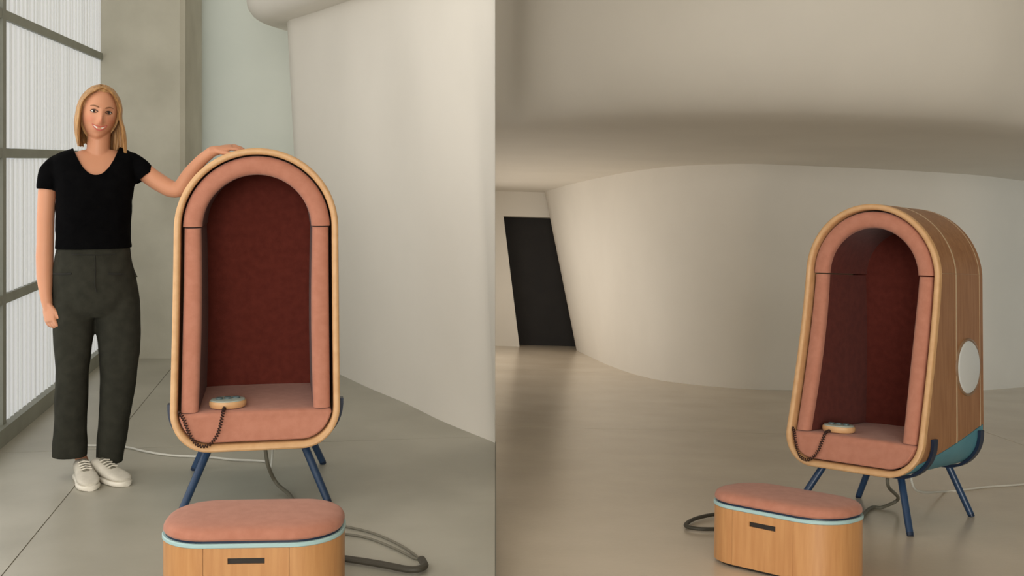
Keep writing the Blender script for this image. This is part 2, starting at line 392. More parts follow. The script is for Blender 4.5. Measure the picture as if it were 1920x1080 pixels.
def solid(P, nu, nv):
    m = (nu + 1) * (nv + 1); ix = lambda i, j: i * (nv + 1) + j; fs = []
    for i in range(nu):
        for j in range(nv):
            q = (ix(i, j), ix(i + 1, j), ix(i + 1, j + 1), ix(i, j + 1)); fs += [q, tuple(m + a for a in reversed(q))]
    per = [ix(i, 0) for i in range(nu + 1)] + [ix(nu, j) for j in range(1, nv + 1)] + [ix(i, nv) for i in range(nu - 1, -1, -1)] + [ix(0, j) for j in range(nv - 1, 0, -1)]
    for a, b in zip(per, per[1:] + per[:1]): fs.append((a, b, m + b, m + a))
    return MB().add(P, fs)
def archpanel(so, si, z0, y0, y1, nv=8, nu=48):
    """sheet over the hood, from height z0 on one side to z0 on the other"""
    r = CW / 2; zc = CH - r; P = []
    for o in (so, si):
        q = r - o
        ext = (z0 - zc)
        a0 = math.asin(max(min(ext / q, 1), -1))
        for i in range(nu + 1):
            a = lerp(a0, math.pi - a0, i / nu); x, z = q * math.cos(a), zc + q * math.sin(a)
            for j in range(nv + 1): P.append((x, lerp(y0, y1, j / nv), z))
    return solid(P, nu, nv)
def pad_sweep(pts_of, n, front, back, i0, i1, r=0.022):
    """upholstered roll: for station k, pts_of(k, inset) -> (x, z); cross-section runs inset i0..i1, y front..back with a rounded front"""
    prof = [(i0, 1, 0)]; prof = []
    def cs(k):
        out = []; x, z = pts_of(k, (i0 + i1) / 2); f0 = front(z); b0 = back
        hw_ = (i1 - i0) / 2; bd = 0.034
        sec = [(i0, b0)] + [(i0 + hw_ - hw_ * math.copysign(abs(math.cos(math.radians(a))) ** 0.8, math.cos(math.radians(a))), f0 + bd * (1 - math.sin(math.radians(a)) ** 0.8)) for a in range(0, 181, 15)] + [(i1, lerp(f0 + bd, b0, 0.5)), (i1, b0)]
        for ins, y in sec:
            x, z = pts_of(k, ins); out.append((x, y, z))
        return out
    mb = MB().loft([cs(k) for k in range(n + 1)]); ns = len(cs(0))
    mb.lin = ns
    return mb
def shade_inner(mb, o):                   # faces towards the cavity get the darkened cloth, shade painted into its colour
    o.data.materials.append(M['pink_shaded']); k = mb.lin
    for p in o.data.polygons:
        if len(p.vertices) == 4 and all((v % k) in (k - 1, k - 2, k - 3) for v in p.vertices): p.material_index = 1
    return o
def build_chair(mtx, label):
    root = empty('hooded_chair', mtx, label, 'chair', 'hooded cocoon chairs')
    fr = lambda z: yf(z)
    # bare plywood shell under the veneer
    def tubering(o, y): return [(x, y(z), z) for x, z in loop(o)]
    sh = MB(); A = loop(0.005); B = loop(0.022); n = len(A); vs = []
    for lo, yy in ((A, 0), (A, 1), (B, 1), (B, 0)):
        for x, z in lo: vs.append((x, DP if yy else yf(z) + 0.02, z))
    fs = [(a * n + b, a * n + (b + 1) % n, ((a + 1) % 4) * n + (b + 1) % n, ((a + 1) % 4) * n + b) for a in range(4) for b in range(n)]
    sh.add(vs, fs).build('shell', M['inner_ply'], root)
    # pale rim round the mouth, bull-nosed
    rm = MB(); secs = [(0.0, 0.026), (0.0, 0.006), (0.002, 0.001), (0.008, -0.003), (0.018, -0.003), (0.024, 0.001), (0.027, 0.007), (0.027, 0.05), (0.014, 0.05), (0.006, 0.026)]
    rr = [[(x, yf(z) + dy, z) for x, z in loop(o)] for o, dy in secs]; n = len(rr[0]); vs = [p for r in rr for p in r]; k = len(secs)
    fs = [(a * n + b, a * n + (b + 1) % n, ((a + 1) % k) * n + (b + 1) % n, ((a + 1) % k) * n + b) for a in range(k) for b in range(n)]
    rm.add(vs, fs).build('rim', M['ply'], root)
    # veneer: front band and rear band, over the hood and down each side; painted pan below
    H = Half(0); YS = 0.17
    zl = lambda y: 0.29 + (y + 0.19) / (DP + 0.19) * 0.14
    for a, b in ((0.028, YS - 0.0035), (YS + 0.0035, DP - 0.03), (DP - 0.027, DP)):
        archpanel(0.0, 0.006, ZSEAM + 0.001, a, b).build('veneer_panel', M['wood'], root)
    for sd in (1, -1):
        for q, (ya, yb_) in enumerate(((None, YS - 0.0035), (YS + 0.0035, DP - 0.03), (DP - 0.027, DP))):
            y0 = (lambda z: yf(z) + 0.028) if ya is None else (lambda z, ya=ya: ya)
            y1 = lambda z, yb_=yb_: yb_
            s0 = lambda v, ya=ya, yb_=yb_: H.s_of(zl(lerp(-0.16 if ya is None else ya, yb_, v)) + 0.001)
            p = panel(0.0, 0.006, s0, lambda v: H.s_of(ZSEAM - 0.001), y0, y1, sd, nu=26).build('veneer_panel', M['wood'], root)
            if q == 1:
                cy, cz, R = 0.292, 0.70, 0.120
                dsk = MB(); rg = MB()
                prof = [(0.0, 0.010), (R * 0.9, 0.010), (R - 0.004, 0.008), (R, 0.004), (R, 0.0), (0.0, 0.0)]
                dsk.loft([[(sd * (CW / 2 + h), cy + q2 * math.cos(t), cz + q2 * math.sin(t)) for t in [2 * math.pi * m / 48 for m in range(48)]] for q2, h in [(max(q2, 0.001), h) for q2, h in prof]])
                dd = dsk.build('side_disc', M['disc'], root); tag(dd, 'pale round disc')
                pr = [(R + 0.001, 0.0), (R + 0.001, 0.006), (R + 0.004, 0.008), (R + 0.010, 0.006), (R + 0.012, 0.0)]
                rg.loft([[(sd * (CW / 2 + h), cy + q2 * math.cos(t), cz + q2 * math.sin(t)) for t in [2 * math.pi * m / 48 for m in range(48)]] for q2, h in pr], cap=False)
                rg.build('disc_ring', M['ring'], dd)
    # pale strips over the seams of the veneer
    for yc in (YS, DP - 0.0285):
        hw2 = 0.0055 if yc == YS else 0.003
        archpanel(-0.0012, 0.004, ZSEAM, yc - hw2, yc + hw2, nv=1).build('seam_strip', M['strip'], root)
        for sd in (1, -1):
            panel(-0.0012, 0.004, lambda v, yc=yc: H.s_of(zl(yc) + 0.001), lambda v: H.s_of(ZSEAM - 0.0005), lambda z, yc=yc: yc - hw2, lambda z, yc=yc: yc + hw2, sd, nu=26, nv=1).build('seam_strip', M['strip'], root)
    # painted lower pan, one piece under the seat
    P = []; nu, nv = 60, 10
    for o in (0.0, 0.006):
        for i in range(nu + 1):
            for j in range(nv + 1):
                v = j / nv; ymid = lerp(-0.19, DP, v); smax = H.s_of(zl(lerp(-0.165, DP, v)) - 0.002); q = lerp(-1, 1, i / nu)
                x, z = H.at(abs(q) * smax); sg = 1 if q >= 0 else -1
                xa, za = H.at(max(abs(q) * smax - .002, 0)); xb, zb2 = H.at(abs(q) * smax + .002); tx, tz = xb - xa, zb2 - za; l = math.hypot(tx, tz)
                P.append((sg * (x - tz / l * o), lerp(yf(z) + 0.028, DP, v), z + tx / l * o))
    tag(solid(P, nu, nv).build('base_pan', M['teal'], root), 'teal painted underside of the shell')
    # back board
    A = loop(0.0); B = loop(0.012); MB().loft([[(x, DP - 0.004, z) for x, z in loop(0.004)], [(x, DP + 0.012, z) for x, z in loop(0.002)], [(x, DP + 0.02, z) for x, z in loop(0.012)]]).build('back_panel', M['wood'], root)
    # upholstery
    Hs = {}
    def half(o):
        o = round(o, 5)
        if o not in Hs: Hs[o] = Half(o)
        return Hs[o]
    zc = CH - CW / 2
    YB = DP - 0.055
    def arch(k, ins):
        q = CW / 2 - ins; a0 = math.asin((ZSEAM - 0.012 - zc) / q); a = lerp(a0, math.pi - a0, k / 40); return (q * math.cos(a), zc + q * math.sin(a))
    mb = pad_sweep(arch, 40, lambda z: yf(z) + 0.004, YB, 0.034, 0.112, 0.02); shade_inner(mb, mb.build('hood_pad', M['pink'], root))
    for sd in (1, -1):
        def sidep(k, ins, sd=sd):
            z = lerp(ZSEAT + 0.004, ZSEAM - 0.018, k / 20)
            bul = 0.006 * math.sin(math.pi * k / 20)
            return (sd * (CW / 2 - ins + (0 if ins < 0.06 else -bul)), z)
        mb = pad_sweep(sidep, 20, lambda z: yf(z) + 0.010, YB, 0.040, 0.108, 0.018); shade_inner(mb, mb.build('side_pad', M['pink'], root))
    bp = [(x, z) for x, z in loop(0.036)]
    MB().loft([[(x, DP - 0.006, z) for x, z in bp], [(x, YB + 0.006, z) for x, z in bp], [(x, YB + 0.001, z) for x, z in loop(0.05)]]).build('back_pad', M['pink_shaded'], root)  # same darkened colour stands in for the shade deep in the hood
    sec = []
    for x, z in loop(0.034):
        if z <= ZSEAT: sec.append((x, z))
    h = [p for p in Half(0.034).p if p[1] < ZSEAT - 0.012]
    w = CW / 2 - 0.034
    h += [(w - 0.001, ZSEAT - 0.012), (w - 0.006, ZSEAT - 0.004), (w - 0.014, ZSEAT), (w * 0.5, ZSEAT + 0.004), (0, ZSEAT + 0.005)]
    sec = h + [(-x, z) for x, z in h[-2:0:-1]]
    cxz = (0, 0.31)
    def shr(d): return [(x * (1 - d / 0.30), cxz[1] + (z - cxz[1]) * (1 - d / 0.075)) for x, z in sec]
    MB().loft([[(x, (yf(z) + dy) if dy < 0.2 else DP - 0.02, z) for x, z in shr(d)] for d, dy in ((0.02, 0.003), (0.012, 0.001), (0.005, 0.004), (0.0, 0.014), (0.0, 0.06), (0.0, 0.3))]).build('seat_cushion', M['pink'], root)
    # two straps under the shell carry the legs
    for yc, lab in ((-0.08, 'f'), (DP - 0.045, 'r')):
        P = []; nu = 40; smax = H.s_of(0.405)
        for o in (-0.016, -0.003):
            for i in range(nu + 1):
                q = lerp(-1, 1, i / nu); x, z = H.at(abs(q) * smax); sg = 1 if q >= 0 else -1
                xa, za = H.at(max(abs(q) * smax - .002, 0)); xb, zb2 = H.at(abs(q) * smax + .002); tx, tz = xb - xa, zb2 - za; l = math.hypot(tx, tz)
                for j in range(3): P.append((sg * (x - tz / l * o), yc + (j - 1) * 0.02, z + tx / l * o))
        solid(P, nu, 2).build('leg_strap', M['navy'], root)
        for sd in (1, -1):
            y1 = -0.195 if lab == 'f' else 0.437
            a = Vector((sd * 0.19, yc, ZB - 0.012)); b = Vector((sd * 0.288, y1, 0.0))
            lg = MB().tube([a, b + (a - b).normalized() * 0.012], [0.0165, 0.0155], 16).build('leg', M['legblue'], root)
            MB().tube([b + (a - b).normalized() * 0.014, (b.x, b.y, 0.0)], [0.0158, 0.014], 16).build('foot_cap', M['navy'], lg)
    return root
LC = gl(482, 945); LF = math.atan2(LC[0], LC[1]); LD = math.hypot(LC[0], LC[1]) + 0.145
ML = T(LD * math.sin(LF), LD * math.cos(LF)) @ RZ(-LF * 0.9)
build_chair(ML, 'frontal arched wooden hood chair with salmon padding beside the standing woman')
MRC = MR @ T(1.679, 5.479) @ RZ(-0.773)
build_chair(MRC, 'arched wooden hood chair turned sideways, pale round disc on its flank')

# ------------------------------------------------------------------ padded ottomans
def rrect(w, d, r, n=10):
    p = []
    for cx, cy, a0 in ((w - r, d - r, 0), (-w + r, d - r, 90), (-w + r, -d + r, 180), (w - r, -d + r, 270)):
        for i in range(n + 1): a = math.radians(a0 + 90 * i / n); p.append((cx + r * math.cos(a), cy + r * math.sin(a)))
    return p
OW, OD, OR_, OH = 0.28, 0.172, 0.15, 0.212
def build_ottoman(mtx, label):
    root = empty('ottoman', mtx, label, 'ottoman', 'padded ottomans')
    MB().loft([[(x, y, z) for x, y in rrect(OW - 0.008, OD - 0.008, OR_ - 0.008)] for z in (0.012, OH - 0.002)]).build('carcass', M['inner_ply'], root)
    MB().loft([[(x, y, z) for x, y in rrect(OW - 0.02, OD - 0.02, OR_ - 0.02)] for z in (0.0, 0.012)]).build('plinth', M['slot'], root)
    fl = OW - OR_; 
    # four flat / curved veneer sheets with fine joints: front, two ends, back
    per = rrect(OW, OD, OR_, 16); ins = rrect(OW - 0.008, OD - 0.008, OR_ - 0.008, 16); n = len(per)
    def sheet(idx):
        P = []
        for pth in (per, ins):
            for i in idx:
                for z in (0.012, OH): P.append((pth[i][0], pth[i][1], z))
        return solid(P, len(idx) - 1, 1)
    q = 17
    def trim(mb, a, b): return mb
    # corner order: (+,+) 0..16, (-,+) 17..33, (-,-) 34..50, (+,-) 51..67
    left = list(range(17, 51)); right = list(range(51, 68)) + list(range(0, 17))
    sheet(left).build('end_panel', M['wood_light'], root); sheet(right).build('end_panel', M['wood_light'], root)
    g = 0.0012
    MB().box(-fl + g, fl - g, OD - 0.008, OD, 0.012, OH).build('back_panel', M['wood_light'], root)
    # front sheet with the pull slot cut out
    sx, s0, s1 = 0.056, OH - 0.048, OH - 0.030
    f = MB(); y0, y1 = -OD, -OD + 0.008
    for x0, x1, z0, z1 in ((-fl + g, fl - g, 0.012, s0), (-fl + g, fl - g, s1, OH), (-fl + g, -sx, s0, s1), (sx, fl - g, s0, s1)): f.box(x0, x1, y0, y1, z0, z1)
    fp = f.build('front_panel', M['wood_light'], root, smooth=False)
    MB().box(-sx, sx, -OD + 0.006, -OD + 0.0085, s0, s1).build('pull_slot', M['slot'], fp, smooth=False)
    MB().loft([[(x, y, z) for x, y in rrect(OW + e, OD + e, OR_ + e)] for e, z in ((0.001, OH + 0.0005), (0.004, OH + 0.003), (0.004, OH + 0.011), (0.001, OH + 0.014))]).build('rim_band', M['sky_trim'], root)
    MB().loft([[(x, y, z) for x, y in rrect(OW - 0.006, OD - 0.006, OR_ - 0.006)] for z in (OH + 0.0135, OH + 0.020)]).build('shadow_gap', M['navy'], root)
    MB().loft([[(x, y, OH + z) for x, y in rrect(OW + e, OD + e, max(OR_ + e, 0.02))] for e, z in ((-0.012, 0.0195), (-0.004, 0.021), (0.0, 0.027), (-0.001, 0.038), (-0.006, 0.047), (-0.016, 0.054), (-0.035, 0.059), (-0.08, 0.063), (-0.14, 0.064))]).build('cushion', M['pink'], root)
    return root
oc = gl(479, 985, OH); of = math.atan2(oc[0], oc[1])
OL = T(3.82 * math.sin(of), 3.82 * math.cos(of)) @ RZ(-of * 0.25)
build_ottoman(OL, 'honey wood ottoman with salmon cushion in front of the frontal chair')
fpt = Vector(rl(1428, 1078)); yw = -0.773
oc2 = fpt + Vector((-math.sin(yw), math.cos(yw), 0)) * OD
ORM = MR @ T(oc2.x, oc2.y) @ RZ(yw)
build_ottoman(ORM, 'honey wood ottoman with salmon cushion before the chair turned sideways')

# ------------------------------------------------------------------ hand-held controllers with coiled cords
def build_remote(mtx, rot, path, label):
    root = empty('controller', mtx, label, 'controller', 'corded controllers')
    R = 0.075
    body = MB(); pr = [(0.060, 0.0), (0.070, 0.003), (R, 0.012), (R, 0.024), (0.072, 0.029)]
    def el(q, z): return [(q * math.cos(t), q * 0.82 * math.sin(t), z) for t in [2 * math.pi * k / 40 for k in range(40)]]
    body.loft([el(q, z) for q, z in pr]).build('body', M['ply'], root)
    MB().loft([el(q, z) for q, z in ((0.070, 0.0292), (0.068, 0.033), (0.060, 0.035))]).build('face_plate', M['cream'], root)
    for k in range(3):
        x = (-0.034, 0.0, 0.034)[k]
        MB().loft([[(x + q * math.cos(t), q * math.sin(t), z) for t in [2 * math.pi * m / 20 for m in range(20)]] for q, z in ((0.0145, 0.035), (0.0145, 0.040), (0.012, 0.042))]).build('button', M['button'], root)
    inv = mtx.inverted(); pts = spline([inv @ Vector(p) for p in path], 40)
    L = [0]
    for a, b in zip(pts, pts[1:]): L.append(L[-1] + (b - a).length)
    hel = []; up = Vector((0, 1, 0.3))
    for i, p in enumerate(pts):
        t = (pts[min(i + 1, len(pts) - 1)] - pts[max(i - 1, 0)]).normalized(); u = (up - t * up.dot(t)).normalized(); w = t.cross(u)
        e = min(1, min(i, len(pts) - 1 - i) / 12); ph_ = L[i] / 0.011 * 2 * math.pi
        hel.append(p + (u * math.cos(ph_) + w * math.sin(ph_)) * 0.0055 * e)
    MB().tube(hel, 0.0024, 6).build('coiled_cord', M['cord'], root)
    return root
def cl(x, z, dy=0.0): return Vector((x, yf(z) + dy, z))
cordl = [(-0.125, -0.125, ZSEAT + 0.015), (-0.128, -0.170, ZSEAT + 0.010), (-0.135, yf(0.36) - 0.012, 0.352), (-0.150, yf(0.30) - 0.012, 0.300), (-0.185, yf(0.262) - 0.012, 0.262), (-0.228, yf(0.268) - 0.012, 0.268), (-0.258, yf(0.31) - 0.012, 0.310), (-0.280, yf(0.37) - 0.012, 0.362), (-0.303, yf(0.40) + 0.002, 0.392)]
def at_chair(m): return [m @ Vector(p) for p in cordl]
build_remote(ML @ T(-0.115, -0.075, ZSEAT + 0.0055) @ RZ(0.2), 0, at_chair(ML), 'round wooden controller on the seat of the frontal chair')
build_remote(MRC @ T(-0.115, -0.075, ZSEAT + 0.0055) @ RZ(0.2), 0, at_chair(MRC), 'round wooden controller on the seat of the chair turned sideways')

# ------------------------------------------------------------------ cables on the floors
def cable(name, pts, r, m, label, flat=1.0, mtx=None):
    if mtx: pts = [mtx @ Vector(p) for p in pts]
    o = MB().tube(spline(pts, 10), r, 10, flat=flat).build(name, M[m])
    return tag(o, label, 'cable')
G = lambda px, py, z=0.006: gl(px, py, z)
cable('power_cable', [G(150, 835), G(200, 836), G(240, 839), G(275, 847), G(325, 854), G(390, 857), G(440, 862), G(500, 866), (ML @ Vector((0.05, 0.33, 0.006))), (ML @ Vector((0.06, 0.30, 0.1))), (ML @ Vector((0.06, 0.28, ZB - 0.012)))], 0.005, 'cable_white', 'thin white power cable behind the woman running under the frontal chair')
a = ML @ Vector((0.03, 0.0, ZB - 0.004))
cable('connecting_hose', [a, G(502, 870, 0.12), G(518, 905, 0.03), G(545, 930, 0.008), G(552, 955, 0.008), G(545, 975, 0.008), (OL @ Vector((0.05, 0.2, 0.008)))], 0.008, 'cable', 'grey hose hanging from the frontal chair to its ottoman')
cable('flat_cable', [G(600, 1046, 0.016), G(640, 1047, 0.016), G(665, 1050, 0.016), G(715, 1058, 0.016), (G(770, 1068, 0.016)), G(795, 1062, 0.016), G(790, 1048, 0.016)], 0.014, 'cable_dark', 'dark thick cable lying to the side of the frontal ottoman', 0.8)
cable('thin_cable', [G(600, 984, 0.006), G(645, 987, 0.006), G(700, 1000, 0.006), G(750, 1022, 0.006), G(782, 1044, 0.006), G(776, 1046, 0.006), G(735, 1026, 0.006), G(690, 1009, 0.006), G(645, 1001, 0.006), G(600, 998, 0.006)], 0.0045, 'cable', 'thin grey cable looped on the floor beside the frontal ottoman')
Q = lambda px, py, z=0.006: rl(px, py, z)
MRCl = MR.inverted() @ MRC; ORl = MR.inverted() @ ORM
cable('connecting_hose', [MRCl @ Vector((0.08, 0.02, ZB - 0.004)), MRCl @ Vector((0.09, 0.0, 0.16)), Q(1684, 935, 0.05), Q(1655, 951, 0.01), Q(1625, 958, 0.008), ORl @ Vector((0.06, 0.22, 0.008))], 0.008, 'cable', 'grey hose hanging from the sideways chair to its ottoman', mtx=MR)
cable('power_cable', [MRCl @ Vector((0.05, 0.30, ZB - 0.004)), MRCl @ Vector((0.06, 0.34, 0.1)), Q(1770, 922), Q(1800, 919), Q(1850, 913), Q(1920, 908), Q(2000, 900)], 0.0055, 'cable_white', 'thin white power cable running off behind the sideways chair', mtx=MR)
cable('flat_cable', [Q(1370, 990, 0.014), Q(1340, 992, 0.014), Q(1305, 991, 0.014), Q(1286, 985, 0.014), Q(1300, 974, 0.014), Q(1330, 966, 0.014), Q(1370, 962, 0.014)], 0.010, 'cable_dark', 'dark cable loop on the floor beside the ottoman of the sideways chair', 0.8, mtx=MR)
# ------------------------------------------------------------------ the woman beside the frontal chair
wg = gl(187, 893); WF = math.atan2(wg[0], wg[1]); WD = math.hypot(wg[0], wg[1])
MW = T(wg[0], wg[1]) @ RZ(-WF)
WR = Vector((math.sin(WF), math.cos(WF), 0)); WT = Vector((math.cos(WF), -math.sin(WF), 0))
def w3(px, py, d=0.0):              # pixel -> her own axes, d metres behind her standing plane
    r = Vector(((px - CX) / F, 1, -(py - CY) / F)); t = (WD + d) / r.dot(WR); p = r * t
    return Vector((p.dot(WT), d, CAMH + p.z))
PX = 2200.0 / (WD * math.cos(WF))   # pixels per metre at her plane
M['skin'] = None
def skin_mat():
    m = bpy.data.materials.new('skin'); m.use_nodes = True; nt = m.node_tree; b = nt.nodes['Principled BSDF']
    a = nt.nodes.new('ShaderNodeVertexColor'); a.layer_name = 'tint'; nt.links.new(a.outputs['Color'], b.inputs['Base Color'])
    b.inputs['Roughness'].default_value = 0.5; b.inputs['Subsurface Weight'].default_value = 0.12; b.inputs['Subsurface Radius'].default_value = (0.012, 0.005, 0.003)
    b.inputs['Specular IOR Level'].default_value = 0.35
    return m
M['skin'] = skin_mat()
M['shirt'] = mat('black_jersey', (6, 6, 7), 0.95, (9, 9, 10), 20, bump=0.1, bscale=200, spec=0.04)
M['trouser'] = mat('olive_grey_cloth', (44, 44, 38), 0.92, (51, 51, 44), 25, bump=0.12, bscale=250, spec=0.08)
M['seamdark'] = mat('olive_grey_seam', (30, 30, 26), 0.95)
M['hair'] = mat('blonde_hair', (136, 95, 54), 0.45, (194, 150, 96), 26, stretch=(5, 5, 0.6), bump=0.25, bscale=90, detail=6, contrast=(0.3, 0.7))
M['brow'] = mat('brown_brow', (120, 78, 48), 0.7)
M['eye'] = mat('eye_white', (224, 216, 206), 0.25)
M['iris'] = mat('dark_iris', (46, 34, 28), 0.2)
M['lash'] = mat('lash', (44, 28, 20), 0.7)
M['lip'] = mat('lip', (186, 98, 84), 0.4)
M['teeth'] = mat('teeth', (236, 228, 214), 0.3)
M['shoe'] = mat('pale_canvas', (196, 190, 176), 0.8, (208, 202, 188), 30)
M['shoe_grey'] = mat('grey_canvas_tongue', (124, 120, 106), 0.85)
M['sole'] = mat('white_rubber', (226, 220, 206), 0.6)
def ering(c, rx, ry, n=24, sq=2.3, rot=0.0):
    out = []
    for k in range(n):
        a = 2 * math.pi * k / n; ca, sa = math.cos(a), math.sin(a)
        x = rx * math.copysign(abs(ca) ** (2 / sq), ca); y = ry * math.copysign(abs(sa) ** (2 / sq), sa)
        out.append(Vector((c.x + x * math.cos(rot) - y * math.sin(rot), c.y + x * math.sin(rot) + y * math.cos(rot), c.z)))
    return out
def rowrings(rows, grow=0.0, sub=4, n=28, sq=2.3):
    """rows: (py, px left, px right, depth radius, depth offset) -> smooth stack of horizontal rings"""
    ctl = []
    for py, xl, xr, ry, dy in rows:
        a, b = w3(xl, py, dy), w3(xr, py, dy); ctl.append(((a + b) / 2, abs(b.x - a.x) / 2 + grow, ry + grow))
    cs = spline([c for c, _, _ in ctl], sub); rs = spline([Vector((rx, ry, 0)) for _, rx, ry in ctl], sub)
    return [ering(c, r.x, r.y, n, sq) for c, r in zip(cs, rs)]
def remesh(name, mb, voxel, smooth_it=2, fac=0.4):
    me = bpy.data.meshes.new('tmp'); me.from_pydata([tuple(v) for v in mb.v], [], mb.f); me.validate()
    bm = bmesh.new(); bm.from_mesh(me); bmesh.ops.recalc_face_normals(bm, faces=bm.faces); bm.to_mesh(me); bm.free()
    o = bpy.data.objects.new('tmp', me); COL.objects.link(o)
    md = o.modifiers.new('r', 'REMESH'); md.mode = 'VOXEL'; md.voxel_size = voxel; md.use_smooth_shade = True
    if smooth_it: sm = o.modifiers.new('s', 'SMOOTH'); sm.iterations = smooth_it; sm.factor = fac
    dg = bpy.context.evaluated_depsgraph_get(); out = bpy.data.meshes.new_from_object(o.evaluated_get(dg)); out.name = name
    bpy.data.objects.remove(o); bpy.data.meshes.remove(me)
    out.polygons.foreach_set('use_smooth', [True] * len(out.polygons))
    return out

# --- head: sculpted ball in its own axes (front = -y), then tilted and set on the neck
HC = w3(186, 214, -0.005)
HM = Matrix.Translation(HC) @ Matrix.Rotation(math.radians(7), 4, 'Y') @ Matrix.Rotation(math.radians(6), 4, 'Z')
def g(d, s): return math.exp(-(d / s) ** 2)
def headpt(u, v):
    """u around (0 = front), v from -pi/2 (chin) to pi/2 (crown)"""
    sx, sy, sz = math.sin(u) * math.cos(v), -math.cos(u) * math.cos(v), math.sin(v)
    z = 0.116 * sz
    low = max(0, -sz)
    tx = 1 - 0.24 * low ** 1.6; x = 0.0745 * sx * tx
    if sy < 0: y = 0.092 * sy * (1 - 0.10 * low)
    else: y = 0.098 * sy * (1 - 0.50 * low ** 1.1) 
    y += 0.002
    if sy < 0:
        fr = min(1, -sy * 1.6); ax = abs(x)
        nz = z + 0.030
        d = 0.0
        d -= 0.023 * g(x, 0.0105) * g(nz, 0.020 if nz < 0 else 0.034) * (1 if nz > -0.016 else g(nz + 0.016, 0.006))     # nose
        d -= 0.007 * g(ax - 0.011, 0.008) * g(z + 0.038, 0.009)                                                          # nostril wings
        d += 0.010 * g(ax - 0.031, 0.017) * g(z - 0.008, 0.013)                                                          # eye sockets
        d -= 0.004 * g(ax - 0.028, 0.025) * g(z - 0.030, 0.010)                                                          # brow
        d -= 0.006 * g(ax - 0.041, 0.018) * g(z + 0.030, 0.018)                                                          # cheeks raised by the smile
        d -= 0.005 * g(x, 0.026) * g(z + 0.064, 0.014)                                                                   # mouth
        d += 0.003 * g(x, 0.020) * g(z + 0.084, 0.007)
        d -= 0.009 * g(x, 0.022) * g(z + 0.104, 0.016)                                                                   # chin
        y += d * fr
    return Vector((x, y, z))
def face_y(x, z):                   # depth of the face's skin at (x, z), head axes
    best = None; v = math.asin(max(-0.99, min(0.99, z / 0.116)))
    lo, hi = -1.5, 1.5
    for _ in range(40):
        mid = (lo + hi) / 2
        if headpt(mid, v).x < x: lo = mid
        else: hi = mid
    return headpt((lo + hi) / 2, v).y
hd = MB(); nu, nv = 72, 48
rings = [[HM @ headpt(2 * math.pi * k / nu, math.pi * (j / nv - 0.5)) for k in range(nu)] for j in range(1, nv)]
hd.loft(rings)
# --- torso, neck, limbs
body = MB(); body.add(hd.v, hd.f)
torso = [(281, 150, 222, 0.055, 0.03), (290, 122, 236, 0.07, 0.025), (302, 98, 250, 0.085, 0.02), (320, 100, 250, 0.10, 0.01), (350, 107, 249, 0.108, -0.002), (385, 107, 246, 0.110, -0.006), (430, 107, 243, 0.098, 0.0), (466, 106, 244, 0.100, 0.004), (510, 102, 252, 0.112, 0.012), (545, 102, 256, 0.112, 0.014), (572, 108, 252, 0.09, 0.012)]
body.loft(rowrings(torso, -0.010, sq=2.4))
body.tube([w3(184, 296, 0.02), w3(184, 280, 0.012), w3(185, 262, 0.012), w3(186, 245, 0.012)], [0.062, 0.049, 0.047, 0.050], 24)
for side in (0, 1):
    leg = [(555, 106, 176, 0.085, 0.01), (620, 112, 170, 0.07, 0.008), (690, 117, 160, 0.058, 0.004), (760, 114, 156, 0.052, 0.012), (820, 124, 152, 0.042, 0.014), (872, 146, 170, 0.032, 0.02)] if side == 0 else \
          [(555, 178, 254, 0.085, 0.01), (620, 190, 250, 0.07, 0.008), (690, 200, 248, 0.058, 0.004), (760, 196, 238, 0.052, 0.012), (820, 196, 228, 0.042, 0.014), (872, 190, 214, 0.032, 0.03)]
    body.loft(rowrings(leg, sq=2.0))
# image-left arm, hanging
armA = [w3(104, 304, 0.02), w3(93, 325, 0.015), w3(88, 360, 0.01), w3(85.5, 410, 0.01), w3(85, 455, 0.012), w3(84, 480, 0.01), w3(84, 520, -0.01), w3(86, 552, -0.03), w3(88, 566, -0.035)]
body.tube(armA + [armA[-1] + Vector((0.16, -0.10, -1)).normalized() * q for q in (0.018, 0.036)], [0.034, 0.036, 0.037, 0.037, 0.036, 0.037, 0.034, 0.026, 0.0235, 0.0215, 0.018], 20)
